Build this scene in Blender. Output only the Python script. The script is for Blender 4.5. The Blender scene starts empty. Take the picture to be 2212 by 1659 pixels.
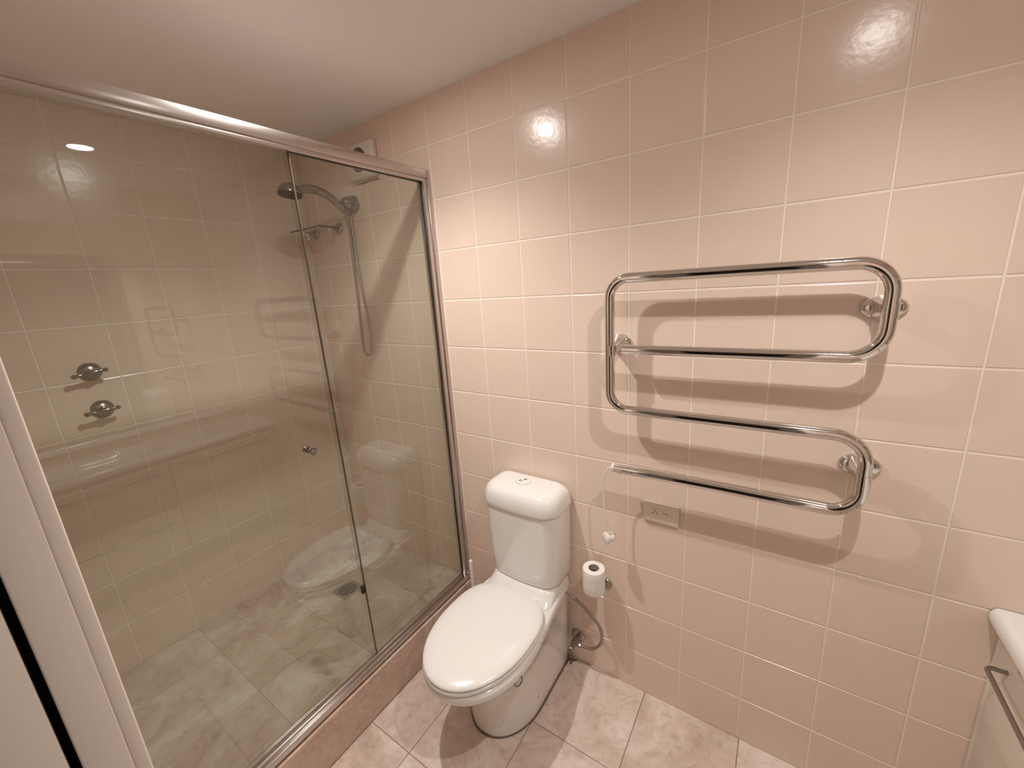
import bpy, bmesh, math, random
from math import sin, cos, pi, radians, sqrt
from mathutils import Vector, Matrix

random.seed(7)
scene = bpy.context.scene
COL = scene.collection

# ------------------------------------------------------------------ camera
cam_data = bpy.data.cameras.new('camera')
cam_data.sensor_fit = 'HORIZONTAL'
cam_data.sensor_width = 36.0
cam_data.lens = 867.94 / 2212 * 36.0
cam_data.clip_start = 0.01
cam = bpy.data.objects.new('camera', cam_data)
COL.objects.link(cam)
_a, _b, _c = -0.60113, -0.24172, -0.06535          # yaw, pitch, roll
_f = Vector((sin(_a) * cos(_b), cos(_a) * cos(_b), sin(_b)))
_r = Vector((cos(_a), -sin(_a), 0))
_u = _r.cross(_f)
_r2 = _r * cos(_c) + _u * sin(_c)
_u2 = -_r * sin(_c) + _u * cos(_c)
_m = Matrix((_r2, _u2, -_f)).transposed().to_4x4()
_m.translation = Vector((1.020, -1.3037, 1.6259))
cam.matrix_world = _m
scene.camera = cam

# ------------------------------------------------------------------ world, exposure, lamps
world = bpy.data.worlds.new('world')
scene.world = world
world.use_nodes = True
world.node_tree.nodes['Background'].inputs[0].default_value = (0.9, 0.75, 0.6, 1)
world.node_tree.nodes['Background'].inputs[1].default_value = 0.004
scene.view_settings.view_transform = 'Standard'
scene.view_settings.look = 'None'
scene.view_settings.gamma = 1.0
scene.view_settings.exposure = 0.0
scene.view_settings.use_curve_mapping = False
scene.cycles.caustics_reflective = True
scene.cycles.caustics_refractive = False
scene.cycles.max_bounces = 8
scene.cycles.diffuse_bounces = 5
scene.cycles.glossy_bounces = 4
scene.cycles.transparent_max_bounces = 12
scene.cycles.adaptive_threshold = 0.03
scene.cycles.use_light_tree = False
scene.cycles.sample_clamp_indirect = 6.0

CEIL = 2.348
LAMPS = [(-0.012, -0.628), (1.200, -0.680)]
LAMP_POWER = (50.0, 38.0)
LAMP_COLOR = (1.0, 0.96, 0.91)
LAMP_BEAM = radians(132)

# ------------------------------------------------------------------ materials
def nodes_of(name):
    m = bpy.data.materials.new(name)
    m.use_nodes = True
    nt = m.node_tree
    return m, nt, nt.nodes['Principled BSDF']


def simple(name, col, rough=0.4, metal=0.0, coat=0.0, spec=0.5, bump=None, var=0.0):
    m, nt, p = nodes_of(name)
    p.inputs['Base Color'].default_value = (*col, 1)
    p.inputs['Roughness'].default_value = rough
    p.inputs['Metallic'].default_value = metal
    p.inputs['Specular IOR Level'].default_value = spec
    p.inputs['Coat Weight'].default_value = coat
    p.inputs['Coat Roughness'].default_value = 0.06
    tc = nt.nodes.new('ShaderNodeTexCoord')
    if var:
        n = nt.nodes.new('ShaderNodeTexNoise')
        n.inputs['Scale'].default_value = 14
        n.inputs['Detail'].default_value = 4
        nt.links.new(tc.outputs['Object'], n.inputs['Vector'])
        mx = nt.nodes.new('ShaderNodeMix')
        mx.data_type = 'RGBA'
        mx.inputs[6].default_value = (*[c * (1 - var) for c in col], 1)
        mx.inputs[7].default_value = (*[min(1, c * (1 + var)) for c in col], 1)
        nt.links.new(n.outputs['Fac'], mx.inputs[0])
        nt.links.new(mx.outputs[2], p.inputs['Base Color'])
    if bump:
        sc_, st, dist = bump
        n = nt.nodes.new('ShaderNodeTexNoise')
        n.inputs['Scale'].default_value = sc_
        n.inputs['Detail'].default_value = 3
        nt.links.new(tc.outputs['Object'], n.inputs['Vector'])
        b = nt.nodes.new('ShaderNodeBump')
        b.inputs['Strength'].default_value = st
        b.inputs['Distance'].default_value = dist
        nt.links.new(n.outputs['Fac'], b.inputs['Height'])
        nt.links.new(b.outputs['Normal'], p.inputs['Normal'])
    return m


TILE_COL = (0.815, 0.66, 0.562)


def tile_material():
    m, nt, p = nodes_of('pink_glazed_tile')
    oi = nt.nodes.new('ShaderNodeObjectInfo')
    tc = nt.nodes.new('ShaderNodeTexCoord')
    add = nt.nodes.new('ShaderNodeVectorMath')
    add.operation = 'MULTIPLY_ADD'
    nt.links.new(oi.outputs['Random'], add.inputs[0])
    add.inputs[1].default_value = (7.3, 3.1, 9.7)
    nt.links.new(tc.outputs['Object'], add.inputs[2])
    n = nt.nodes.new('ShaderNodeTexNoise')
    n.inputs['Scale'].default_value = 9
    n.inputs['Detail'].default_value = 3
    nt.links.new(add.outputs[0], n.inputs['Vector'])
    ma = nt.nodes.new('ShaderNodeMath')
    ma.operation = 'MULTIPLY_ADD'
    nt.links.new(oi.outputs['Random'], ma.inputs[0])
    ma.inputs[1].default_value = 0.35
    nt.links.new(n.outputs['Fac'], ma.inputs[2])
    mx = nt.nodes.new('ShaderNodeMix')
    mx.data_type = 'RGBA'
    mx.inputs[6].default_value = (*[c * 0.97 for c in TILE_COL], 1)
    mx.inputs[7].default_value = (*[c * 1.03 for c in TILE_COL], 1)
    nt.links.new(ma.outputs[0], mx.inputs[0])
    nt.links.new(mx.outputs[2], p.inputs['Base Color'])
    p.inputs['Roughness'].default_value = 0.20
    p.inputs['Specular IOR Level'].default_value = 0.5
    nb = nt.nodes.new('ShaderNodeTexNoise')
    nb.inputs['Scale'].default_value = 55
    nb.inputs['Detail'].default_value = 4
    nt.links.new(add.outputs[0], nb.inputs['Vector'])
    nb2 = nt.nodes.new('ShaderNodeTexNoise')
    nb2.inputs['Scale'].default_value = 12
    nt.links.new(add.outputs[0], nb2.inputs['Vector'])
    sm = nt.nodes.new('ShaderNodeMath')
    sm.operation = 'MULTIPLY_ADD'
    nt.links.new(nb2.outputs['Fac'], sm.inputs[0])
    sm.inputs[1].default_value = 1.0
    nt.links.new(nb.outputs['Fac'], sm.inputs[2])
    b = nt.nodes.new('ShaderNodeBump')
    b.inputs['Strength'].default_value = 0.32
    b.inputs['Distance'].default_value = 0.0010
    nt.links.new(sm.outputs[0], b.inputs['Height'])
    nt.links.new(b.outputs['Normal'], p.inputs['Normal'])
    return m


def marble_material(name, cols, rough=0.35, scale=5.0):
    m, nt, p = nodes_of(name)
    oi = nt.nodes.new('ShaderNodeObjectInfo')
    tc = nt.nodes.new('ShaderNodeTexCoord')
    add = nt.nodes.new('ShaderNodeVectorMath')
    add.operation = 'MULTIPLY_ADD'
    nt.links.new(oi.outputs['Random'], add.inputs[0])
    add.inputs[1].default_value = (17.3, 23.1, 9.7)
    nt.links.new(tc.outputs['Object'], add.inputs[2])
    n = nt.nodes.new('ShaderNodeTexNoise')
    n.inputs['Scale'].default_value = scale
    n.inputs['Detail'].default_value = 7
    n.inputs['Roughness'].default_value = 0.62
    n.inputs['Distortion'].default_value = 0.9
    nt.links.new(add.outputs[0], n.inputs['Vector'])
    cr = nt.nodes.new('ShaderNodeValToRGB')
    cr.color_ramp.elements[0].position = 0.28
    cr.color_ramp.elements[0].color = (*cols[0], 1)
    cr.color_ramp.elements[1].position = 0.72
    cr.color_ramp.elements[1].color = (*cols[2], 1)
    e = cr.color_ramp.elements.new(0.5)
    e.color = (*cols[1], 1)
    nt.links.new(n.outputs['Fac'], cr.inputs[0])
    # fine veins
    v = nt.nodes.new('ShaderNodeTexNoise')
    v.inputs['Scale'].default_value = scale * 4.2
    v.inputs['Detail'].default_value = 6
    v.inputs['Distortion'].default_value = 1.6
    nt.links.new(add.outputs[0], v.inputs['Vector'])
    vr = nt.nodes.new('ShaderNodeValToRGB')
    vr.color_ramp.elements[0].position = 0.30
    vr.color_ramp.elements[0].color = (0.80, 0.77, 0.74, 1)
    vr.color_ramp.elements[1].position = 0.52
    vr.color_ramp.elements[1].color = (1, 1, 1, 1)
    nt.links.new(v.outputs['Fac'], vr.inputs[0])
    mu = nt.nodes.new('ShaderNodeMix')
    mu.data_type = 'RGBA'
    mu.blend_type = 'MULTIPLY'
    mu.inputs[0].default_value = 0.9
    nt.links.new(cr.outputs[0], mu.inputs[6])
    nt.links.new(vr.outputs[0], mu.inputs[7])
    nt.links.new(mu.outputs[2], p.inputs['Base Color'])
    p.inputs['Roughness'].default_value = rough
    b = nt.nodes.new('ShaderNodeBump')
    b.inputs['Strength'].default_value = 0.15
    b.inputs['Distance'].default_value = 0.001
    nt.links.new(v.outputs['Fac'], b.inputs['Height'])
    nt.links.new(b.outputs['Normal'], p.inputs['Normal'])
    return m


def glass_material(name, tint, ior=2.0):
    m = bpy.data.materials.new(name)
    m.use_nodes = True
    nt = m.node_tree
    nt.nodes.clear()
    out = nt.nodes.new('ShaderNodeOutputMaterial')
    tr = nt.nodes.new('ShaderNodeBsdfTransparent')
    tr.inputs[0].default_value = (*tint, 1)
    gl = nt.nodes.new('ShaderNodeBsdfGlossy')
    gl.inputs['Color'].default_value = (1, 1, 1, 1)
    gl.inputs['Roughness'].default_value = 0.012
    fr = nt.nodes.new('ShaderNodeFresnel')
    fr.inputs[0].default_value = ior
    ge = nt.nodes.new('ShaderNodeNewGeometry')
    inv = nt.nodes.new('ShaderNodeMath')
    inv.operation = 'SUBTRACT'
    inv.inputs[0].default_value = 1.0
    nt.links.new(ge.outputs['Backfacing'], inv.inputs[1])
    mu = nt.nodes.new('ShaderNodeMath')
    mu.operation = 'MULTIPLY'
    nt.links.new(fr.outputs[0], mu.inputs[0])
    nt.links.new(inv.outputs[0], mu.inputs[1])
    mx = nt.nodes.new('ShaderNodeMixShader')
    nt.links.new(mu.outputs[0], mx.inputs[0])
    nt.links.new(tr.outputs[0], mx.inputs[1])
    nt.links.new(gl.outputs[0], mx.inputs[2])
    nt.links.new(mx.outputs[0], out.inputs[0])
    return m


def brick_tile_material():
    m, nt, p = nodes_of('pink_tile_far_walls')
    tc = nt.nodes.new('ShaderNodeTexCoord')
    br = nt.nodes.new('ShaderNodeTexBrick')
    br.offset = 0.0
    br.inputs['Scale'].default_value = 1.0
    br.inputs['Brick Width'].default_value = 0.2
    br.inputs['Row Height'].default_value = 0.2
    br.inputs['Mortar Size'].default_value = 0.0015
    br.inputs['Color1'].default_value = (*TILE_COL, 1)
    br.inputs['Color2'].default_value = (*[c * 0.97 for c in TILE_COL], 1)
    br.inputs['Mortar'].default_value = (0.80, 0.66, 0.56, 1)
    nt.links.new(tc.outputs['UV'], br.inputs['Vector'])
    nt.links.new(br.outputs['Color'], p.inputs['Base Color'])
    p.inputs['Roughness'].default_value = 0.25
    return m


def emit_material(name, col, strength):
    m = bpy.data.materials.new(name)
    m.use_nodes = True
    nt = m.node_tree
    nt.nodes.clear()
    out = nt.nodes.new('ShaderNodeOutputMaterial')
    e = nt.nodes.new('ShaderNodeEmission')
    e.inputs[0].default_value = (*col, 1)
    e.inputs[1].default_value = strength
    nt.links.new(e.outputs[0], out.inputs[0])
    return m


M = {}
M['tile'] = tile_material()
M['grout'] = simple('wall_grout', (0.93, 0.83, 0.76), 0.7, var=0.03)
M['far_tile'] = brick_tile_material()
M['floor'] = marble_material('pink_marble_floor_tile', [(0.53, 0.405, 0.335), (0.73, 0.60, 0.52), (0.87, 0.79, 0.71)], 0.38, 4.6)
M['shower_floor'] = marble_material('worn_shower_floor_tile', [(0.50, 0.355, 0.29), (0.66, 0.52, 0.43), (0.83, 0.77, 0.69)], 0.45, 3.4)
M['shower_grout'] = simple('shower_floor_grout', (0.46, 0.36, 0.30), 0.8, var=0.15)
M['shower_chrome'] = simple('dark_chrome', (0.36, 0.345, 0.325), 0.12, metal=1.0)  # chrome with a darker base colour
M['kerb'] = marble_material('kerb_marble_tile', [(0.52, 0.375, 0.30), (0.62, 0.46, 0.375), (0.70, 0.55, 0.46)], 0.32, 7.0)
M['floor_grout'] = simple('floor_grout', (0.30, 0.22, 0.18), 0.8, var=0.1)
M['ceiling'] = simple('ceiling_paint', (0.88, 0.86, 0.84), 0.7)
M['paint'] = simple('door_frame_paint', (0.86, 0.77, 0.70), 0.35)
M['porcelain'] = simple('white_porcelain', (0.86, 0.84, 0.81), 0.12, coat=0.6)
M['seat'] = simple('white_seat_plastic', (0.87, 0.85, 0.82), 0.22, coat=0.3)
M['chrome'] = simple('chrome', (0.72, 0.70, 0.68), 0.06, metal=1.0)
M['dull_chrome'] = simple('dull_chrome', (0.42, 0.39, 0.36), 0.28, metal=1.0, var=0.1)
M['braid'] = simple('braided_hose', (0.40, 0.36, 0.33), 0.35, metal=0.9, bump=(600, 0.6, 0.001))
M['alu'] = simple('anodised_aluminium', (0.60, 0.55, 0.53), 0.24, metal=1.0, bump=(180, 0.04, 0.0006))
M['glass'] = glass_material('tinted_shower_glass', (0.880, 0.911, 0.886))
M['shelf_glass'] = glass_material('green_edge_glass', (0.80, 0.88, 0.85))
M['glass_edge'] = simple('dark_glass_edge', (0.13, 0.105, 0.08), 0.15, spec=0.6)
M['seal'] = simple('black_rubber', (0.02, 0.018, 0.016), 0.6)
M['white_plastic'] = simple('white_plastic', (0.82, 0.79, 0.74), 0.3)
M['cream_plastic'] = simple('cream_plastic', (0.88, 0.79, 0.70), 0.35)
M['fan_plastic'] = simple('fan_plastic', (0.80, 0.72, 0.65), 0.45)
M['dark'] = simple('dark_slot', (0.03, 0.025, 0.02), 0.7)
M['brown_dark'] = simple('dark_brown_grille', (0.10, 0.075, 0.055), 0.8, var=0.3)  # dark brown disc behind the louvres
M['paper'] = simple('toilet_paper', (0.86, 0.83, 0.79), 0.95, bump=(90, 0.5, 0.002), var=0.05)
M['card'] = simple('cardboard_core', (0.42, 0.36, 0.30), 0.9)
M['cabinet'] = simple('vanity_cabinet', (0.74, 0.68, 0.59), 0.3)
M['sealant'] = simple('grimy_sealant', (0.16, 0.115, 0.09), 0.8, var=0.4)
M['mirror'] = simple('mirror_silver', (0.88, 0.88, 0.87), 0.01, metal=1.0)
M['blue'] = simple('blue_grey_plastic', (0.12, 0.12, 0.19), 0.4)
M['ink'] = simple('dark_ink', (0.03, 0.025, 0.02), 0.5)
M['line'] = simple('button_outline', (0.42, 0.37, 0.33), 0.5)
M['lens_warm'] = emit_material('lamp_lens_toilet', LAMP_COLOR, 210.0)
M['lens_dim'] = emit_material('lamp_lens_vanity', LAMP_COLOR, 100.0)
M['drain_metal'] = simple('dull_drain_metal', (0.46, 0.43, 0.40), 0.45, metal=0.4, var=0.12)
M['louvre'] = simple('brown_louvre', (0.27, 0.21, 0.165), 0.7, var=0.2)  # brown, darker than the fan housing
M['dark_reflected'] = simple('dark_reflected_leaf', (0.022, 0.015, 0.011), 0.5, var=0.3)  # near-black, for the added door's dark reflection
M['trim'] = simple('lamp_trim', (0.82, 0.80, 0.77), 0.4)

# ------------------------------------------------------------------ mesh helpers
def link(o, parent=None):
    COL.objects.link(o)
    if parent is not None:
        o.parent = parent
    return o


def finish(me, smooth):
    if smooth:
        me.shade_smooth()
        me.set_sharp_from_angle(angle=radians(smooth if smooth is not True else 38))


def mesh_obj(name, verts, faces, mat, parent=None, smooth=False):
    me = bpy.data.meshes.new(name)
    me.from_pydata([tuple(v) for v in verts], [], faces)
    bm = bmesh.new()
    bm.from_mesh(me)
    bmesh.ops.recalc_face_normals(bm, faces=bm.faces)
    bm.to_mesh(me)
    bm.free()
    me.materials.append(mat)
    finish(me, smooth)
    return link(bpy.data.objects.new(name, me), parent)


class MB:
    """collects pieces of ONE part"""
    def __init__(self):
        self.v = []
        self.f = []

    def add(self, verts, faces):
        o = len(self.v)
        self.v += [Vector(x) for x in verts]
        self.f += [tuple(i + o for i in f) for f in faces]
        return self

    def box(self, x0, x1, y0, y1, z0, z1):
        vs = [(x, y, z) for z in (z0, z1) for y in (y0, y1) for x in (x0, x1)]
        return self.add(vs, [(0, 2, 3, 1), (4, 5, 7, 6), (0, 1, 5, 4), (2, 6, 7, 3), (0, 4, 6, 2), (1, 3, 7, 5)])

    def bbox(self, x0, x1, y0, y1, z0, z1, r=0.003, seg=2):
        bm = bmesh.new()
        bmesh.ops.create_cube(bm, size=1.0)
        for v in bm.verts:
            v.co = Vector(((x0 + x1) / 2 + v.co.x * (x1 - x0), (y0 + y1) / 2 + v.co.y * (y1 - y0), (z0 + z1) / 2 + v.co.z * (z1 - z0)))
        bmesh.ops.bevel(bm, geom=list(bm.edges), offset=r, segments=seg, profile=0.5, affect='EDGES')
        bm.verts.ensure_lookup_table()
        bm.verts.index_update()
        self.add([v.co.copy() for v in bm.verts], [tuple(v.index for v in f.verts) for f in bm.faces])
        bm.free()
        return self

    def rings(self, rings, cap0=True, cap1=True, closed=True):
        n = len(rings[0])
        vs = [p for r in rings for p in r]
        fs = []
        for i in range(len(rings) - 1):
            for j in range(n if closed else n - 1):
                k = (j + 1) % n
                fs.append((i * n + j, i * n + k, (i + 1) * n + k, (i + 1) * n + j))
        if cap0:
            fs.append(tuple(range(n))[::-1])
        if cap1:
            fs.append(tuple((len(rings) - 1) * n + j for j in range(n)))
        return self.add(vs, fs)

    def tube(self, path, rad, seg=16, caps=True, closed=False):
        path = [Vector(p) for p in path]
        n = len(path)
        rads = rad if isinstance(rad, (list, tuple)) else [rad] * n
        tans = []
        for i in range(n):
            a = path[i - 1] if (i > 0 or closed) else path[i]
            b = path[(i + 1) % n] if (i < n - 1 or closed) else path[i]
            tans.append((b - a).normalized())
        t = tans[0]
        ref = Vector((0, 0, 1)) if abs(t.z) < 0.9 else Vector((1, 0, 0))
        nrm = (ref - t * ref.dot(t)).normalized()
        rr = []
        for i in range(n):
            t = tans[i]
            nrm = (nrm - t * nrm.dot(t)).normalized()
            bi = t.cross(nrm)
            rr.append([path[i] + (nrm * cos(2 * pi * k / seg) + bi * sin(2 * pi * k / seg)) * rads[i] for k in range(seg)])
        if closed:
            rr.append(rr[0])
        return self.rings(rr, caps and not closed, caps and not closed)

    def lathe(self, origin, axis, prof, seg=32, sx=1.0, sy=1.0, up=None):
        """profile [(radius, height)] turned about axis from origin"""
        ax = Vector(axis).normalized()
        ref = Vector(up) if up else (Vector((0, 0, 1)) if abs(ax.z) < 0.9 else Vector((0, 1, 0)))
        u = (ref - ax * ref.dot(ax)).normalized()
        w = ax.cross(u)
        o = Vector(origin)
        rr = [[o + ax * h + (u * cos(2 * pi * k / seg) * sy + w * sin(2 * pi * k / seg) * sx) * max(r, 1e-5) for k in range(seg)] for r, h in prof]
        return self.rings(rr)

    def build(self, name, mat, parent=None, smooth=False):
        return mesh_obj(name, self.v, self.f, mat, parent, smooth)


def empty(name, loc, label=None, cat=None, group=None, kind=None):
    o = bpy.data.objects.new(name, None)
    o.empty_display_size = 0.05
    o.location = loc
    link(o)
    tag(o, label, cat, group, kind)
    return o


def tag(o, label=None, cat=None, group=None, kind=None):
    if label: o['label'] = label
    if cat: o['category'] = cat
    if group: o['group'] = group
    if kind: o['kind'] = kind
    return o


def adopt(root, *objs):
    """parent parts built in world space to an empty placed at the thing's base"""
    for o in objs:
        o.parent = root
        o.matrix_parent_inverse = Matrix.Translation(-Vector(root.location))


def arc(c, r, a0, a1, n, u, w):
    c, u, w = Vector(c), Vector(u), Vector(w)
    return [c + (u * cos(a0 + (a1 - a0) * i / n) + w * sin(a0 + (a1 - a0) * i / n)) * r for i in range(n + 1)]


def spline(pts, n=10):
    pts = [Vector(p) for p in pts]
    P = [pts[0] * 2 - pts[1]] + pts + [pts[-1] * 2 - pts[-2]]
    out = []
    for i in range(1, len(P) - 2):
        for k in range(n):
            t = k / n
            a, b, c, d = P[i - 1], P[i], P[i + 1], P[i + 2]
            out.append(0.5 * ((2 * b) + (c - a) * t + (2 * a - 5 * b + 4 * c - d) * t * t + (3 * b - a - 3 * c + d) * t ** 3))
    out.append(pts[-1])
    return out


# ------------------------------------------------------------------ room dimensions
XL, XR, YF, YB = -1.113, 1.92, -1.27, 0.0
G = 0.0040                      # grout joint width
TH = 0.007                      # tile thickness; face stands 1.6 mm proud of the grout
PROUD = 0.0016
SHOWER_Z = 0.178
KERB_X = -0.194

_tile_cache = {}


def tile_mesh(name, w, h, th, bev):
    """pillow-edged slab in local XY, face towards +Z at z=0"""
    key = (name, round(w, 4), round(h, 4), round(th, 4))
    if key in _tile_cache:
        return _tile_cache[key]
    rows = [(0.0, -th), (0.0, -bev), (bev * 0.4, -bev * 0.35), (bev * 1.2, 0.0)]
    vs, fs = [], []
    for ins, z in rows:
        a, b = w / 2 - ins, h / 2 - ins
        vs += [(-a, -b, z), (a, -b, z), (a, b, z), (-a, b, z)]
    for i in range(len(rows) - 1):
        for j in range(4):
            k = (j + 1) % 4
            fs.append((i * 4 + j, i * 4 + k, i * 4 + 4 + k, i * 4 + 4 + j))
    t = (len(rows) - 1) * 4
    fs.append((t, t + 1, t + 2, t + 3))
    me = bpy.data.meshes.new(name)
    me.from_pydata(vs, [], fs)
    me.update()
    _tile_cache[key] = me
    return me


def lay_tiles(parent, name, mat, us, vs, frame, th=TH, bev=0.0016, g=G, wob=0.0):
    """frame: origin, u, v, n   tiles fill the cells between the joint lines us x vs"""
    o, u, v, n = [Vector(x) for x in frame]
    rot = Matrix((u, v, n)).transposed().to_4x4()
    for i in range(len(us) - 1):
        for j in range(len(vs) - 1):
            w, h = us[i + 1] - us[i] - g, vs[j + 1] - vs[j] - g
            if w < 0.006 or h < 0.006:
                continue
            me = tile_mesh(name, w, h, th, bev)
            if not me.materials:
                me.materials.append(mat)
            ob = bpy.data.objects.new(name, me)
            c = o + u * ((us[i] + us[i + 1]) / 2) + v * ((vs[j] + vs[j + 1]) / 2)
            mtx = rot.copy()
            if wob:
                mtx = mtx @ Matrix.Rotation(random.uniform(-wob, wob), 4, 'X') @ Matrix.Rotation(random.uniform(-wob, wob), 4, 'Y')
            mtx.translation = c
            COL.objects.link(ob)
            ob.parent = parent
            ob.matrix_world = mtx


# ------------------------------------------------------------------ walls, floor, ceiling
wall_back = MB().box(XL - 0.12, XR + 0.12, PROUD, 0.12, 0.0, CEIL).build('wall_back', M['grout'])
tag(wall_back, kind='structure')
ROWS = [-0.004] + [0.179 + 0.2 * k for k in range(11)] + [CEIL]
COLS_B = [XL] + [-1.0 + 0.2 * k for k in range(15)] + [XR]
lay_tiles(wall_back, 'tile', M['tile'], COLS_B, ROWS, ((0, 0, 0), (1, 0, 0), (0, 0, 1), (0, -1, 0)), wob=0.0012)

wall_left = MB().box(XL - 0.12, XL - PROUD, YF - 0.13, 0.0, 0.0, CEIL).build('wall_left', M['grout'])
tag(wall_left, kind='structure')
COLS_L = [YF] + [-1.081 + 0.2 * k for k in range(6)] + [0.0]
lay_tiles(wall_left, 'tile', M['tile'], COLS_L, ROWS, ((XL, 0, 0), (0, 1, 0), (0, 0, 1), (1, 0, 0)), wob=0.0015)


def uv_wall(name, boxes):
    mb = MB()
    for b in boxes:
        mb.box(*b)
    o = mb.build(name, M['far_tile'])
    uv = o.data.uv_layers.new(name='UVMap')
    for p in o.data.polygons:
        for li in p.loop_indices:
            co = o.data.vertices[o.data.loops[li].vertex_index].co
            n = p.normal
            uv.data[li].uv = (co.y if abs(n.x) > 0.5 else co.x, co.z + 0.021 if abs(n.z) < 0.5 else co.y)
    tag(o, kind='structure')
    return o


uv_wall('wall_right', [(XR, XR + 0.12, YF - 0.13, 0.0, 0.0, CEIL)])
DX0, DX1, DH = 0.32, 1.16, 2.06      # doorway
uv_wall('wall_front', [
    (XL, DX0 - 0.02, YF - 0.0398, YF, 0.0, CEIL),
    (XL, DX0 - 0.02, YF - 0.13, YF - 0.0488, 0.0, CEIL),
    (DX1 + 0.02, XR, YF - 0.13, YF, 0.0, CEIL),
    (DX0 - 0.02, DX1 + 0.02, YF - 0.13, YF, DH + 0.02, CEIL)])

ceiling = MB().box(XL - 0.12, XR + 0.12, YF - 0.13, 0.12, CEIL, CEIL + 0.1).build('ceiling', M['ceiling'])
tag(ceiling, kind='structure')
floor = MB().box(XL - 0.12, XR + 0.12, YF - 1.35, 0.12, -0.1, -0.0012).build('floor', M['floor_grout'])
tag(floor, kind='structure')
lay_tiles(floor, 'floor_tile', M['floor'], [KERB_X, 0.0155, 0.343, 0.677, 1.0085, 1.338, 1.668, XR],
          [YF - 0.34, -1.306, -0.980, -0.654, -0.328, 0.0012], ((0, 0, 0), (1, 0, 0), (0, 1, 0), (0, 0, 1)), th=0.009, bev=0.0012, g=0.0028, wob=0.0012)

# raised shower base and its kerb
base = MB().box(XL, KERB_X - 0.009, YF, 0.0, 0.0, SHOWER_Z - 0.0006).build('floor_shower', M['shower_grout'])
tag(base, kind='structure')
lay_tiles(base, 'shower_tile', M['shower_floor'], [XL, -0.871, -0.541, KERB_X - 0.004],
          [YF, -1.21, -0.88, -0.55, -0.22, 0.0], ((0, 0, SHOWER_Z), (1, 0, 0), (0, 1, 0), (0, 0, 1)), th=0.008, bev=0.0007, g=0.0016)
lay_tiles(base, 'kerb_tile', M['kerb'], [YF, -0.29, 0.0], [0.0, 0.186],
          ((KERB_X, 0, 0), (0, 1, 0), (0, 0, 1), (1, 0, 0)), th=0.009, bev=0.0015, g=0.0016)

# dim passage behind the doorway
hall = MB()
hall.box(-0.30, 2.04, -2.62, -2.50, 0.0, CEIL)
hall.box(-0.42, -0.30, -2.62, YF - 0.13, 0.0, CEIL)
hall.box(1.92, 2.04, -2.50, YF - 0.13, 0.0, CEIL)
hall = hall.build('wall_passage', M['ceiling'])
tag(hall, kind='structure')
d2 = empty('added_dark_door', (0.70, -2.50, 0), kind='structure')  # unseen dark door, added for the streak it reflects in the chrome rail
d2a = MB().bbox(0.33, 1.07, -2.498, -2.468, 0.005, 2.04, 0.003).build('dark_leaf', M['dark_reflected'], smooth=True)
d2b = MB().bbox(0.27, 0.325, -2.498, -2.478, 0.0, 2.10, 0.003).build('casing', M['paint'], smooth=True)
d2c = MB().bbox(1.075, 1.13, -2.498, -2.478, 0.0, 2.10, 0.003).build('casing', M['paint'], smooth=True)
adopt(d2, d2a, d2b, d2c)
hc_ = MB().box(-0.42, 2.04, -2.62, YF - 0.13, CEIL, CEIL + 0.1).build('ceiling_passage', M['ceiling'])
tag(hc_, kind='structure')
# doorway: split jamb of a pocket door with its dark slot, casing on the room side
door = empty('door_1', (DX0, YF, 0), kind='structure')
j1 = MB().bbox(DX0 - 0.02, DX0, YF - 0.0398, YF + 0.0005, 0, DH, 0.0022, 3).build('jamb', M['paint'], smooth=True)
j2 = MB().bbox(DX0 - 0.02, DX0, YF - 0.132, YF - 0.0488, 0, DH, 0.002).build('jamb', M['paint'], smooth=True)
j3 = MB().bbox(DX1, DX1 + 0.02, YF - 0.132, YF, 0, DH, 0.002).build('jamb', M['paint'], smooth=True)
hd = MB().bbox(DX0 - 0.02, DX1 + 0.02, YF - 0.132, YF, DH, DH + 0.02, 0.002).build('head_jamb', M['paint'], smooth=True)
c1 = MB().bbox(DX0 - 0.065, DX0 - 0.0015, YF + 0.0005, YF + 0.0162, 0, DH + 0.06, 0.003, 3).build('casing', M['paint'], smooth=True)
c2 = MB().bbox(DX1, DX1 + 0.065, YF + 0.0005, YF + 0.0162, 0, DH + 0.06, 0.003, 3).build('casing', M['paint'], smooth=True)
c3 = MB().bbox(DX0 + 0.0005, DX1 - 0.0005, YF + 0.0005, YF + 0.0162, DH, DH + 0.06, 0.003, 3).build('casing', M['paint'], smooth=True)
leaf = MB().bbox(DX0 - 0.80, DX0 - 0.10, YF - 0.0478, YF - 0.0408, 0.01, DH - 0.01, 0.001).build('dark_leaf', M['dark'], smooth=True)  # near-black colour puts the pocket's darkness into the leaf
adopt(door, j1, j2, j3, hd, c1, c2, c3, leaf)

# ------------------------------------------------------------------ downlights
def downlight(x, y, power, lens_mat, label):
    t = empty('downlight', (x, y, CEIL), label, 'downlight', 'ceiling downlights')
    ring = MB().lathe((x, y, CEIL), (0, 0, -1), [(0.043, -0.001), (0.052, -0.001), (0.054, 0.001), (0.052, 0.0035), (0.046, 0.0045), (0.043, 0.003)], 40)
    ring.f = [f for f in ring.f if len(f) == 4]
    r = ring.build('trim_ring', M['trim'], smooth=True)
    l = MB().lathe((x, y, CEIL), (0, 0, -1), [(0.0425, 0.0005), (0.0425, 0.002), (0.0, 0.0024)], 40).build('lens', lens_mat, smooth=True)
    ld = bpy.data.lights.new('downlight_lamp', 'SPOT')
    ld.shadow_soft_size = 0.012
    ld.spot_size = LAMP_BEAM
    ld.spot_blend = 1.0
    ld.energy = power
    ld.color = LAMP_COLOR
    lo = bpy.data.objects.new('lamp', ld)
    COL.objects.link(lo)
    lo.location = (x, y, CEIL - 0.015)
    adopt(t, r, l, lo)


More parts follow.
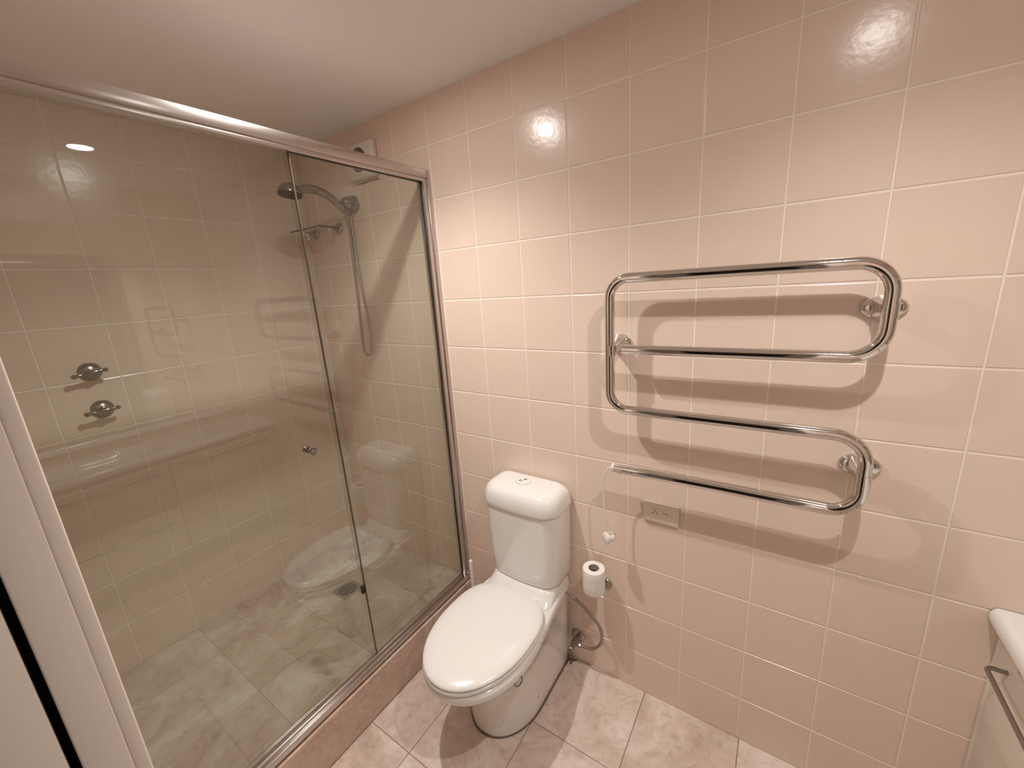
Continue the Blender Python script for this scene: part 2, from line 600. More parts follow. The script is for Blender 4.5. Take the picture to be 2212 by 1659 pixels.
downlight(*LAMPS[0], LAMP_POWER[0], M['lens_warm'], 'round recessed downlight in the ceiling above the toilet')
downlight(*LAMPS[1], LAMP_POWER[1], M['lens_dim'], 'round recessed downlight in the ceiling nearest the vanity')

# ------------------------------------------------------------------ toilet
XC = 0.208


def pan_outline(hw_back, hw, ym, yf, yb=-0.006, e=2.0, n=18, xc=XC, back_r=0.02):
    """egg plan: straight-ish sides from the wall to the widest point, elliptic nose"""
    right = []
    right.append((hw_back - back_r, yb))
    right.append((hw_back - back_r * 0.3, yb - back_r * 0.3))
    m = 8
    for i in range(m):
        t = (i + 0.0) / m
        s = t * t * (3 - 2 * t)
        right.append((hw_back + (hw - hw_back) * s, (yb - back_r) + (ym - yb + back_r) * t))
    for i in range(n + 1):
        a = (pi / 2) * i / n
        right.append((hw * cos(a) ** (2 / e) if i < n else 0.0, ym - (ym - yf) * sin(a) ** (2 / e)))
    left = [(-x, y) for x, y in right[:-1]][::-1]
    return [(xc + x, y) for x, y in right + left]


def ring_at(z, pts):
    return [Vector((x, y, z)) for x, y in pts]


toilet = empty('toilet', (XC, -0.25, 0), 'white close-coupled toilet with closed lid against the pink tiled wall', 'toilet')
prof = [  # z, back half width, half width, widest y, nose y, exponent
    (0.000, 0.137, 0.1385, -0.270, -0.458, 2.1),
    (0.010, 0.138, 0.1395, -0.270, -0.460, 2.1),
    (0.080, 0.138, 0.1385, -0.270, -0.462, 2.1),
    (0.160, 0.140, 0.1390, -0.275, -0.472, 2.1),
    (0.230, 0.143, 0.1430, -0.290, -0.495, 2.1),
    (0.290, 0.146, 0.1540, -0.320, -0.535, 2.1),
    (0.325, 0.149, 0.1680, -0.350, -0.580, 2.1),
    (0.345, 0.151, 0.1790, -0.370, -0.618, 2.1),
    (0.358, 0.152, 0.1870, -0.385, -0.638, 2.1),
    (0.372, 0.153, 0.1910, -0.395, -0.648, 2.1),
    (0.386, 0.153, 0.1910, -0.395, -0.649, 2.1),
    (0.396, 0.151, 0.1880, -0.395, -0.645, 2.1),
    (0.400, 0.147, 0.1820, -0.395, -0.638, 2.1),
]
mb = MB().rings([ring_at(z, pan_outline(a, b, c, d, e=e)) for z, a, b, c, d, e in prof])


def rrect(hw, yb, yf, rb, rf, bulge=0.0, xc=XC, n=8):
    """rounded rectangle in plan; yb back (near wall), yf front"""
    pts = []
    def corner(cx, cy, r, a0):
        for i in range(n + 1):
            a = a0 + (pi / 2) * i / n
            pts.append((cx + r * cos(a), cy + r * sin(a)))
    corner(hw - rb, yb - rb, rb, 0)
    corner(-hw + rb, yb - rb, rb, pi / 2)
    corner(-hw + rf, yf + rf, rf, pi)
    m = 8
    for i in range(1, m):
        pts.append((-hw + rf + (2 * hw - 2 * rf) * i / m, yf))
    corner(hw - rf, yf + rf, rf, 3 * pi / 2)
    out = []
    for x, y in pts:
        if bulge and y < (yb + yf) / 2:
            k = 1 - (x / hw) ** 2
            y -= bulge * k * min(1, ((yb + yf) / 2 - y) / ((yb - yf) / 2))
        out.append((xc + x, y))
    return out


deck = []
for z, hw, yf, rf in [(0.385, 0.152, -0.205, 0.03), (0.399, 0.152, -0.203, 0.03), (0.405, 0.1505, -0.196, 0.035), (0.412, 0.1495, -0.184, 0.04),
                      (0.424, 0.148, -0.170, 0.045), (0.436, 0.146, -0.158, 0.05), (0.444, 0.142, -0.148, 0.05)]:
    deck.append(ring_at(z, rrect(hw, -0.006, yf, 0.012, rf, 0.012)))
mb.rings(deck)
pan = mb.build('pan', M['porcelain'], smooth=50)
bolt = MB().lathe((XC + 0.1385, -0.286, 0.076), (1, 0, 0), [(0.011, -0.004), (0.011, 0.001), (0.009, 0.002), (0.006, 0.002), (0.005, 0.0005), (0.0, 0.0005)], 20).build('bolt_cap', M['porcelain'], smooth=True)
bolt.parent = pan
hole = MB().lathe((XC + 0.1387, -0.286, 0.076), (1, 0, 0), [(0.0045, 0.0), (0.0045, 0.0016), (0.0, 0.0016)], 14).build('bolt_recess', M['sealant'], smooth=True)
hole.parent = pan
seal_o = pan_outline(0.143, 0.1445, -0.270, -0.465, yb=-0.004)
seal_i = pan_outline(0.136, 0.1375, -0.270, -0.457, yb=-0.006)
sealant = MB().rings([ring_at(0.0004, seal_o), ring_at(0.003, seal_o), ring_at(0.0075, seal_i)], cap0=False, cap1=False)
for sx2, sy2, sr in [(0.362, -0.020, 0.012), (0.374, -0.014, 0.007), (0.366, -0.036, 0.006), (0.381, -0.010, 0.004)]:
    sealant.lathe((sx2, sy2, 0.0002), (0, 0, 1), [(sr, 0.0), (sr * 0.8, 0.0012), (0.0, 0.0016)], 9)
sealant = sealant.build('floor_sealant', M['sealant'], smooth=True)

# seat ring and lid
def seat_outline(k=0.0, n=48):
    """plan of seat and lid: egg with a flat-ish back edge"""
    pts = []
    for i in range(n):
        a = 2 * pi * i / n
        c, s = cos(a), sin(a)
        if s < 0:      # towards the nose
            x = (0.187 - k) * math.copysign(abs(c) ** (2 / 2.05), c)
            y = -0.385 + (0.268 - k) * -(abs(s) ** (2 / 2.05))
        else:
            x = (0.187 - k) * math.copysign(abs(c) ** (2 / 2.95), c)
            y = -0.385 + (0.205 - k) * abs(s) ** (2 / 2.95)
        pts.append((XC + x, y))
    return pts


seat = MB().rings([ring_at(0.4015, seat_outline(0.012)), ring_at(0.403, seat_outline(0.004)), ring_at(0.409, seat_outline(0.001)),
                   ring_at(0.414, seat_outline(0.003)), ring_at(0.4165, seat_outline(0.009))]).build('seat', M['seat'], smooth=50)
gap = MB().rings([ring_at(0.416, seat_outline(0.0105)), ring_at(0.4225, seat_outline(0.0105))]).build('seat_gap_shade', M['dark'], smooth=True)  # dark insert; its colour stands for the shade between seat and lid
lid = MB().rings([ring_at(0.4212, seat_outline(0.009)), ring_at(0.4216, seat_outline(0.004)), ring_at(0.425, seat_outline(0.003)), ring_at(0.4295, seat_outline(0.006)),
                  ring_at(0.4335, seat_outline(0.0135)), ring_at(0.4375, seat_outline(0.028)), ring_at(0.4410, seat_outline(0.050)), ring_at(0.4435, seat_outline(0.078)), ring_at(0.4450, seat_outline(0.112)), ring_at(0.4456, seat_outline(0.150))]).build('lid', M['seat'], smooth=60)
hinges = []
for s in (-1, 1):
    hinges.append(MB().tube([(XC + s * 0.062, -0.192, 0.414), (XC + s * 0.098, -0.192, 0.414)], 0.0085, 14).build('hinge', M['seat'], smooth=True))

# cistern with its rounded lid
cb = []
for z, hw, yf, rf, bu in [(0.4385, 0.138, -0.126, 0.05, 0.014), (0.4415, 0.147, -0.134, 0.052, 0.016), (0.450, 0.1535, -0.1405, 0.052, 0.018), (0.47, 0.1575, -0.1445, 0.05, 0.018),
                          (0.55, 0.1615, -0.1475, 0.048, 0.018), (0.66, 0.1645, -0.1495, 0.047, 0.018), (0.768, 0.166, -0.1505, 0.047, 0.018)]:
    cb.append(ring_at(z, rrect(hw, -0.006, yf, 0.008, rf, bu)))
cistern = MB().rings(cb).build('cistern', M['porcelain'], smooth=60)
cl = []
for z, ins in [(0.7725, 0.006), (0.7728, 0.001), (0.777, 0.0), (0.79, 0.0004), (0.806, 0.002), (0.821, 0.006), (0.833, 0.012), (0.842, 0.0205), (0.848, 0.031), (0.851, 0.044), (0.8522, 0.062)]:
    cl.append(ring_at(z, rrect(0.1735 - ins, -0.006 - ins * 0.12, -0.158 + ins * 1.05, 0.012 + min(0.012, ins * 0.3), 0.055 - min(0.03, ins * 0.4), 0.018)))
cistern_lid = MB().rings(cl).build('cistern_lid', M['porcelain'], smooth=60)
gapc = MB().rings([ring_at(0.7670, rrect(0.1625, -0.008, -0.1475, 0.008, 0.047, 0.018)), ring_at(0.7735, rrect(0.1625, -0.008, -0.1475, 0.008, 0.047, 0.018))]).build('lid_gap_shade', M['dark'], smooth=True)  # dark ring painting the shadow line under the cistern lid

# dual flush button
bx, by, bz = 0.198, -0.070, 0.8522
butt = MB().lathe((bx, by, bz - 0.001), (0, 0, 1), [(0.030, 0.0), (0.030, 0.0018), (0.029, 0.003), (0.024, 0.0038), (0.0, 0.0042)], 36, sx=1.0, sy=0.86).build('flush_button', M['seat'], smooth=True)
ringb = MB().tube([(bx + 0.0312 * cos(a), by + 0.0270 * sin(a), bz + 0.0003) for a in [2 * pi * i / 40 for i in range(40)]], 0.0005, 6, closed=True).build('button_rim', M['line'], smooth=True)


def leaf_mark(cx, cy, ang, L, W):
    pts = []
    for i in range(17):
        t = i / 16
        pts.append((L * (t - 0.5), W * sin(pi * t) ** 0.8))
    for i in range(15, 0, -1):
        t = i / 16
        pts.append((L * (t - 0.5), -W * 0.35 * sin(pi * t)))
    z0 = bz + 0.0032
    r0, r1 = [], []
    for x, y in pts:
        X, Y = cx + x * cos(ang) - y * sin(ang), cy + x * sin(ang) + y * cos(ang)
        r0.append(Vector((X, Y, z0 - 0.0012)))
        r1.append(Vector((X, Y, z0 + 0.0007)))
    return r0, r1


mk = MB()
mk.rings(list(leaf_mark(bx - 0.0125, by - 0.002, 0.9, 0.015, 0.0040)))
mk.rings(list(leaf_mark(bx + 0.001, by + 0.017, 3.3, 0.016, 0.0042)))
marks = mk.build('flush_mark', M['ink'])
sline = MB().tube(spline([(bx - 0.002, by + 0.0245, bz + 0.0026), (bx + 0.0005, by + 0.010, bz + 0.0036), (bx - 0.005, by - 0.006, bz + 0.0037), (bx - 0.004, by - 0.0245, bz + 0.0026)], 6), 0.0008, 6).build('button_divider', M['line'], smooth=True)
for o in (butt, ringb, marks, sline, cistern_lid, gapc):
    o.parent = cistern
adopt(toilet, pan, sealant, seat, gap, lid, *hinges, cistern)
gap['label'] = 'dark insert painting the shaded gap line under the lid'

# small plastic hook on the pan rim
hk = MB().tube(spline([(0.3945, -0.449, 0.372), (0.3985, -0.451, 0.362), (0.397, -0.455, 0.352), (0.3935, -0.463, 0.346), (0.3895, -0.471, 0.347), (0.388, -0.476, 0.354), (0.3885, -0.478, 0.366)], 6), 0.0019, 8)
hook = hk.build('freshener_hook', M['blue'], smooth=True)
tag(hook, 'small blue-grey plastic hook hanging on the toilet rim', 'hook')

# ------------------------------------------------------------------ cistern stop valve with braided hose
vx, vz = 0.390, 0.132
valve = empty('stop_valve', (vx, 0, vz), 'dull chrome stop valve with braided hose low on the wall beside the toilet', 'valve')
fl = MB().lathe((vx, 0, vz), (0, -1, 0), [(0.031, 0.0), (0.031, 0.002), (0.028, 0.006), (0.020, 0.010), (0.011, 0.012), (0.0, 0.012)], 32).build('flange', M['dull_chrome'], smooth=True)
bd = MB().lathe((vx, -0.008, vz), (0, -1, 0), [(0.0095, 0.0), (0.0095, 0.022), (0.0135, 0.024), (0.0135, 0.05), (0.0115, 0.052), (0.0115, 0.058), (0.0, 0.058)], 28).build('valve_body', M['dull_chrome'], smooth=True)
hn = MB().lathe((vx, -0.066, vz), (0, -1, 0), [(0.008, 0.0), (0.0125, 0.001), (0.0125, 0.016), (0.010, 0.02), (0.004, 0.02), (0.003, 0.016), (0.0, 0.016)], 10).build('valve_handle', M['dull_chrome'], smooth=30)
nt_ = MB().lathe((vx + 0.008, -0.045, vz), (1, 0, 0.0), [(0.0065, 0.0), (0.0065, 0.008), (0.0085, 0.009), (0.0085, 0.022), (0.0065, 0.023), (0.0, 0.023)], 6).build('hose_nut', M['dull_chrome'], smooth=25)
hz = MB().tube(spline([(vx + 0.026, -0.045, vz), (vx + 0.052, -0.045, vz + 0.004), (vx + 0.088, -0.047, vz + 0.018), (vx + 0.120, -0.049, vz + 0.060), (vx + 0.127, -0.050, vz + 0.105),
                       (vx + 0.112, -0.052, vz + 0.155), (vx + 0.060, -0.052, vz + 0.205), (vx + 0.010, -0.050, vz + 0.232), (vx - 0.012, -0.048, vz + 0.238), (vx - 0.0265, -0.046, vz + 0.241)], 8), 0.0062, 12).build('hose', M['braid'], smooth=True)
adopt(valve, fl, bd, hn, nt_, hz)

# ------------------------------------------------------------------ toilet brush behind the pan
tbx, tby = -0.104, -0.100
brush = empty('toilet_brush', (tbx, tby, 0), 'white toilet brush standing between the shower screen and the toilet', 'toilet brush')
b1 = MB().lathe((tbx, tby, 0), (0, 0, 1), [(0.045, 0.0), (0.047, 0.004), (0.040, 0.09), (0.043, 0.12), (0.040, 0.12), (0.037, 0.09), (0.0, 0.02)], 28).build('holder', M['white_plastic'], smooth=True)
b2 = MB().lathe((tbx, tby, 0), (0, 0, 1), [(0.007, 0.06), (0.007, 0.13), (0.0085, 0.15), (0.0095, 0.383), (0.0085, 0.39), (0.006, 0.392), (0.0, 0.392)], 20).build('handle', M['white_plastic'], smooth=True)
adopt(brush, b1, b2)

# ------------------------------------------------------------------ toilet roll on its spindle
rx, ry = 0.497, -0.074
hold = empty('roll_holder', (0.518, 0, 0.452), 'dull metal spindle holder fixed to the wall behind the toilet roll', 'holder')
h1 = MB().lathe((0.518, 0, 0.452), (0, -1, 0), [(0.024, 0.0), (0.024, 0.004), (0.021, 0.008), (0.0, 0.009)], 28).build('flange', M['dull_chrome'], smooth=True)
h2 = MB().tube(spline([(0.518, -0.004, 0.452), (0.514, -0.03, 0.450), (0.503, -0.062, 0.447), (rx, ry, 0.452), (rx, ry, 0.475), (rx, ry, 0.53), (rx, ry, 0.559)], 6), 0.0052, 12).build('spindle', M['dull_chrome'], smooth=True)
h3 = MB().lathe((rx, ry, 0.559), (0, 0, 1), [(0.0052, 0.0), (0.0052, 0.002), (0.003, 0.0045), (0.0, 0.005)], 14).build('spindle_tip', M['dull_chrome'], smooth=True)
adopt(hold, h1, h2, h3)
roll = empty('toilet_roll', (rx, ry, 0.466), 'white toilet paper roll standing upright on the wall spindle', 'toilet roll')
R1, RC = 0.0415, 0.0205
seg = 48
def circ(r, z, jit=0.0):
    return [Vector((rx + (r + random.uniform(-jit, jit)) * cos(2 * pi * k / seg), ry + (r + random.uniform(-jit, jit)) * sin(2 * pi * k / seg), z)) for k in range(seg)]
rp = MB().rings([circ(RC, 0.4665), circ(R1 - 0.001, 0.4665), circ(R1, 0.469), circ(R1, 0.50, .0003), circ(R1, 0.535, .0003), circ(R1, 0.562), circ(R1 - 0.001, 0.5645), circ(RC, 0.5645)], False, False).build('paper', M['paper'], smooth=40)
rc = MB().rings([circ(RC, 0.466), circ(RC, 0.565), circ(RC - 0.0012, 0.565), circ(RC - 0.0012, 0.466), circ(RC, 0.466)], False, False).build('core', M['card'], smooth=40)
adopt(roll, rp, rc)

# ------------------------------------------------------------------ power outlet
outlet = empty('power_outlet', (0.7195, 0, 0.822), 'cream single power point with switch on the tiles below the towel rail', 'power outlet')
p1 = MB().bbox(0.660, 0.779, -0.0095, 0.0, 0.786, 0.859, 0.0028, 3).build('cover_plate', M['cream_plastic'], smooth=True)
ox, oz = 0.7005, 0.826
p2 = MB().bbox(ox - 0.0135, ox + 0.0135, -0.0112, -0.009, oz - 0.0135, oz + 0.0135, 0.0008).build('socket', M['cream_plastic'], smooth=True)
slots = []
for dx, dz, an in [(0.0, 0.0062, 0.0), (-0.0062, -0.004, 0.52), (0.0062, -0.004, -0.52)]:
    o = MB().box(-0.0011, 0.0011, -0.0117, -0.0105, -0.0032, 0.0032).build('socket_slot', M['dark'])
    o.data.transform(Matrix.Translation((ox + dx, 0, oz + dz)) @ Matrix.Rotation(an, 4, 'Y'))
    o.parent = p2
    slots.append(o)
p3 = MB().box(0.7265, 0.7425, -0.0099, -0.009, 0.814, 0.8285).build('switch_surround', M['line'])
p4 = MB().bbox(0.7273, 0.7417, -0.0128, -0.009, 0.8148, 0.8277, 0.001).build('switch', M['cream_plastic'], smooth=True)
adopt(outlet, p1, p2, p3, p4)

# ------------------------------------------------------------------ heated towel rail
YT, RT = -0.082, 0.0150
Z1, Z2, Z3, Z4 = 1.624, 1.408, 1.211, 1.004
XLT, XRT = 0.568, 1.2165
rail = empty('towel_rail', ((XLT + XRT) / 2, 0, 1.3), 'chrome serpentine heated towel rail mounted on the pink tiled wall', 'towel rail')


def Yp(x, z, y=YT):
    return Vector((x, y, z))


rb = 0.068
pathA = [Yp(0.608, Z2), Yp(0.9, Z2), Yp(XRT - rb, Z2)]
pathA += arc(Yp(XRT - rb, Z2 + rb), rb, -pi / 2, 0, 10, (1, 0, 0), (0, 0, 1))[1:]
pathA += arc(Yp(XRT - rb, Z1 - rb), rb, 0, pi / 2, 10, (1, 0, 0), (0, 0, 1))
rl = 0.058
pathA += [Yp(0.9, Z1)]
pathA += arc(Yp(XLT + rl, Z1 - rl), rl, pi / 2, pi, 10, (1, 0, 0), (0, 0, 1))
pathA += [Yp(XLT, 1.42)]
pathA += arc(Yp(XLT + rl, Z3 + rl), rl, pi, 3 * pi / 2, 10, (1, 0, 0), (0, 0, 1))
pathA += [Yp(0.9, Z3)]
pathA += arc(Yp(XRT - rb, Z3 - rb), rb, pi / 2, 0, 10, (1, 0, 0), (0, 0, 1))
pathA += arc(Yp(XRT - rb, Z4 + rb), rb, 0, -pi / 2, 10, (1, 0, 0), (0, 0, 1))
pathA += [Yp(0.9, Z4), Yp(0.578, Z4 - 0.004)]
tubes = MB().tube(pathA, RT, 22).build('bent_tube', M['chrome'], smooth=50)
cap1 = MB().lathe((0.6085, YT, Z2), (-1, 0, 0), [(RT, -0.001), (RT + 0.0002, 0.0), (RT * 0.9, 0.003), (RT * 0.5, 0.005), (0, 0.0055)], 22).build('end_cap', M['chrome'], smooth=50)
cap2 = MB().lathe((0.5785, YT, Z4 - 0.004), (-1, 0, 0), [(RT + 0.0004, -0.003), (RT + 0.0004, 0.002), (RT * 0.8, 0.005), (0, 0.006)], 22).build('end_cap', M['white_plastic'], smooth=50)
switch = MB().lathe((0.602, YT - 0.002, Z4 - RT), (0, -0.15, -1), [(0.005, -0.002), (0.005, 0.003), (0.003, 0.005), (0, 0.0055)], 14).build('thermostat_button', M['dull_chrome'], smooth=True)


def bracket(x, z, zt, w, h):
    """oval domed wall plate, tapered neck and the clip holding the tube"""
    plate = MB().lathe((x, 0, z), (0, -1, 0), [(1.0 * 0.5, 0.0), (1.0 * 0.5, 0.004), (0.47, 0.009), (0.38, 0.0145), (0.26, 0.0185), (0.13, 0.0205), (0.0, 0.021)], 36, sx=w, sy=h)
    pl = plate.build('bracket', M['chrome'], smooth=60)
    rr = []
    for t in range(9):
        s = t / 8
        cx, cz, cy = x + (0), z + (zt - z) * s, -0.010 - (abs(YT) - 0.012) * s
        wx = 0.0175 * (1 - s) ** 1.5 + 0.0105
        hz_ = 0.0175 * (1 - s) ** 1.5 + 0.0125
        rr.append([Vector((cx + wx * math.copysign(abs(cos(a)) ** 0.8, cos(a)), cy, cz + hz_ * math.copysign(abs(sin(a)) ** 0.8, sin(a)))) for a in [2 * pi * k / 20 for k in range(20)]])
    nk = MB().rings(rr).build('bracket_neck', M['chrome'], smooth=60)
    nk.parent = pl
    clip = MB().tube([(x, YT, zt - 0.016), (x, YT, zt + 0.016)], RT + 0.0012, 20).build('tube_clip', M['chrome'], smooth=50)
    clip.parent = pl
    sc = MB().lathe((x - 0.013, -0.045, z + (zt - z) * 0.5), (-1, 0, 0), [(0.0045, -0.003), (0.0045, 0.002), (0.0, 0.002)], 12).build('grub_screw', M['dark'], smooth=True)
    sc.parent = pl
    return pl


br1 = bracket(XLT + 0.006, 1.416, 1.405, 0.080, 0.060)
br2 = bracket(XRT, 1.517, 1.517, 0.090, 0.056)
br3 = bracket(XRT, 1.108, 1.100, 0.090, 0.062)
cord = MB().tube(spline([(0.5735, YT, Z4 - 0.004), (0.560, YT, Z4 - 0.012), (0.547, YT, 0.966), (0.541, YT, 0.925), (0.541, YT, 0.88), (0.544, YT, 0.83), (0.551, YT, 0.79), (0.560, YT + .006, 0.752), (0.562, YT + .008, 0.742)], 7), 0.0029, 8).build('power_cord', M['white_plastic'], smooth=True)
plug_o = Vector((0.556, YT + 0.008, 0.716))
pax = Vector((0.62, 0.78, -0.06)).normalized()
plug = MB().lathe(plug_o, pax, [(0.0, -0.017), (0.0165, -0.0165), (0.0205, -0.013), (0.0205, -0.006), (0.0145, -0.003), (0.015, 0.008), (0.0185, 0.010), (0.0185, 0.015), (0.0, 0.0155)], 26)
plug.tube([plug_o + Vector((0.003, 0.0, 0.012)), plug_o + Vector((0.006, 0, 0.028))], [0.006, 0.004], 10)
plg = plug.build('plug', M['white_plastic'], smooth=45)
pin_up = (Vector((0, 0, 1)) - pax * pax.z).normalized()
pin_sd = pax.cross(pin_up)
for a, tw in [(90, 0.0), (215, 0.6), (325, -0.6)]:
    base_p = plug_o + pax * 0.0145 + (pin_up * sin(radians(a)) + pin_sd * cos(radians(a))) * 0.008
    pn = MB().tube([base_p, base_p + pax * 0.0155], 0.0016, 6).build('plug_pin', M['dull_chrome'])
    pn.parent = plg


def text_mesh(name, body, size, mat):
    cu = bpy.data.curves.new(name, 'FONT')
    cu.body = body
    cu.size = size
    cu.extrude = 0.0002
    cu.align_x = 'CENTER'
    cu.align_y = 'CENTER'
    ob = bpy.data.objects.new(name, cu)
    COL.objects.link(ob)
    dg = bpy.context.evaluated_depsgraph_get()
    dg.update()
    me = bpy.data.meshes.new_from_object(ob.evaluated_get(dg))
    bpy.data.objects.remove(ob)
    me.materials.clear()
    me.materials.append(mat)
    return me


tm = text_mesh('lettering', 'DMORE', 0.0095, M['ink'])
RL = RT + 0.0004
for v in tm.vertices:      # wrap the print round the tube
    a = v.co.y * 1.0 / RT + 0.10
    rr_ = RL + v.co.z
    v.co = Vector((0.630 + v.co.x * 1.15, YT - rr_ * cos(a), Z4 - 0.0035 + rr_ * sin(a)))
letter = link(bpy.data.objects.new('lettering', tm))
adopt(rail, tubes, cap1, cap2, switch, br1, br2, br3, cord, plg, letter)

# ------------------------------------------------------------------ shower screen
SX0, SX1 = -0.246, -0.205        # frame back and front
ZT0, ZT1 = 2.043, 2.089
ZB0, ZB1 = 0.187, 0.232
screen = empty('shower_screen', (-0.225, -0.64, ZB0), 'framed tinted glass shower screen standing on the pink marble kerb', 'shower screen')
tr = MB()
tr.bbox(SX0, SX1, YF, -0.019, ZT0 + 0.014, ZT1, 0.003)
tr.bbox(SX0 + 0.006, SX1 - 0.004, YF, -0.019, ZT0, ZT0 + 0.015, 0.003)
tr = tr.build('top_rail', M['alu'], smooth=True)
br = MB()
br.bbox(SX0, SX1 - 0.001, YF, -0.019, ZB0, ZB0 + 0.030, 0.002)
br.bbox(SX0 + 0.012, SX1 - 0.010, YF, -0.019, ZB0 + 0.028, ZB1, 0.004)
br = br.build('sill_rail', M['alu'], smooth=True)
wp = MB()
wp.bbox(SX0, SX1, -0.0185, 0.0, ZB0, ZT1, 0.0025)
wp.bbox(SX0 + 0.004, SX1 - 0.005, -0.034, -0.018, ZB0 + 0.02, ZT1 - 0.012, 0.0015)
wp.bbox(SX0 + 0.004, SX1 - 0.002, -0.043, -0.033, ZB0 + 0.02, ZT0 + 0.002, 0.002)
wp = wp.build('wall_channel', M['alu'], smooth=True)
wp2 = MB().bbox(SX0, SX1, YF, YF + 0.025, ZB0, ZT0, 0.0025).build('wall_channel', M['alu'], smooth=True)
GX, DXG = -0.222, -0.237
fixed = MB().box(GX - 0.0025, GX + 0.0025, -0.5665, -0.040, ZB1 - 0.008, ZT0 + 0.008).build('fixed_pane', M['glass'])
doorp = MB().box(DXG - 0.0025, DXG + 0.0025, YF + 0.022, -0.5620, ZB1 - 0.008, ZT0 + 0.008).build('sliding_pane', M['glass'])
rub = MB().box(GX - 0.0035, GX + 0.0035, -0.0462, -0.0430, ZB1, ZT0)
rub.box(GX - 0.0035, GX + 0.0035, -0.5665, -0.0430, ZT0 - 0.0015, ZT0 + 0.001)
rub = rub.build('glazing_seal', M['seal'])
edge1 = MB().box(GX - 0.0026, GX + 0.0026, -0.5672, -0.5665, ZB1, ZT0).build('pane_edge', M['glass_edge'])
edge1.parent = fixed
edge2 = MB().box(DXG - 0.0026, DXG + 0.0026, -0.5620, -0.5613, ZB1, ZT0).build('pane_edge', M['glass_edge'])
edge2.parent = doorp
stop = MB().bbox(DXG + 0.001, GX - 0.003, -0.580, -0.566, 0.520, 0.552, 0.002).build('door_bumper', M['seal'], smooth=True)
stop.parent = doorp
KY, KZ = -0.665, 1.142
kn = MB().lathe((DXG + 0.0025, KY, KZ), (1, 0, 0), [(0.0105, 0.0), (0.0105, 0.002), (0.0085, 0.003), (0.0085, 0.016), (0.0115, 0.018), (0.0120, 0.024), (0.0095, 0.028), (0.0, 0.0295)], 28).build('door_knob', M['shower_chrome'], smooth=40)
kn.parent = doorp
kn2 = MB().lathe((DXG - 0.0025, KY, KZ), (-1, 0, 0), [(0.0105, 0.0), (0.0105, 0.002), (0.0085, 0.003), (0.0085, 0.016), (0.0115, 0.018), (0.0120, 0.024), (0.0095, 0.028), (0.0, 0.0295)], 28).build('door_knob', M['dull_chrome'], smooth=40)
kn2.parent = doorp
adopt(screen, tr, br, wp, wp2, fixed, doorp, rub)

# ------------------------------------------------------------------ shower taps on the far wall
def tap(y, z, label, ang):
    t = empty('shower_tap', (XL, y, z), label, 'tap', 'shower taps')
    fl = MB().lathe((XL, y, z), (1, 0, 0), [(0.034, 0.0), (0.034, 0.002), (0.031, 0.007), (0.024, 0.014), (0.016, 0.020), (0.0, 0.021)], 36).build('flange', M['dull_chrome'], smooth=50)
    st = MB().lathe((XL + 0.018, y, z), (1, 0, 0), [(0.012, 0.0), (0.0105, 0.012), (0.0115, 0.024), (0.0125, 0.034), (0.010, 0.040), (0.0, 0.041)], 24).build('spindle', M['shower_chrome'], smooth=50)
    x = XL + 0.050
    d = Vector((0, cos(ang), sin(ang)))
    c = Vector((x, y, z))
    lv = MB().tube([c - d * 0.060, c - d * 0.052, c - d * 0.046, c - d * 0.02, c, c + d * 0.018, c + d * 0.030, c + d * 0.036, c + d * 0.042],
                   [0.004, 0.0098, 0.0062, 0.0078, 0.0105, 0.0078, 0.0056, 0.0088, 0.003], 16).build('lever', M['shower_chrome'], smooth=60)
    adopt(t, fl, st, lv)


tap(-0.962, 1.412, 'upper of the two chrome lever taps on the shower wall', 0.12)
tap(-0.960, 1.267, 'lower of the two chrome lever taps on the shower wall', 0.05)

# ------------------------------------------------------------------ hand shower
sx_, sz_ = -0.706, 2.040
sh = empty('hand_shower', (sx_, 0, sz_), 'chrome hand shower in its wall holder with looping hose', 'shower')
s1 = MB().lathe((sx_, 0, sz_), (0, -1, 0), [(0.039, 0.0), (0.039, 0.006), (0.036, 0.018), (0.029, 0.040), (0.022, 0.058), (0.016, 0.064), (0.0, 0.065)], 32, up=(0, 0, 1)).build('wall_bracket', M['shower_chrome'], smooth=50)
s2 = MB().lathe((sx_, -0.072, sz_ - 0.022), (0.0, -0.75, 0.72), [(0.012, -0.022), (0.0150, -0.018), (0.0165, 0.0), (0.0165, 0.016), (0.013, 0.020), (0.0, 0.020)], 24).build('cradle', M['shower_chrome'], smooth=50)
hp = spline([(sx_, -0.068, sz_ - 0.026), (sx_, -0.092, sz_ - 0.006), (sx_, -0.135, sz_ + 0.021), (sx_, -0.185, sz_ + 0.036), (sx_, -0.235, sz_ + 0.034), (sx_, -0.270, sz_ + 0.022)], 6)
rad = [0.0125 + 0.0055 * sin(pi * (i / (len(hp) - 1)) * 0.85) for i in range(len(hp))]
s3 = MB().tube(hp, rad, 18).build('handle', M['shower_chrome'], smooth=60)
hc = Vector((sx_, -0.302, sz_ + 0.016))
hax = Vector((0, -0.14, -1)).normalized()
s4 = MB().lathe(hc, hax, [(0.0, -0.032), (0.016, -0.030), (0.031, -0.021), (0.042, -0.006), (0.046, 0.008), (0.045, 0.0125)], 36).build('spray_head', M['shower_chrome'], smooth=50)
s5 = MB().lathe(hc, hax, [(0.0455, 0.010), (0.0455, 0.017), (0.043, 0.020), (0.040, 0.0205), (0.0, 0.022)], 36).build('spray_plate', M['seal'], smooth=50)
s5.parent = s4
s6 = MB().lathe((sx_, -0.030, sz_ - 0.026), (0, 0, -1), [(0.011, -0.012), (0.011, 0.004), (0.0085, 0.006), (0.0085, 0.028), (0.0, 0.028)], 20).build('hose_outlet', M['shower_chrome'], smooth=50)
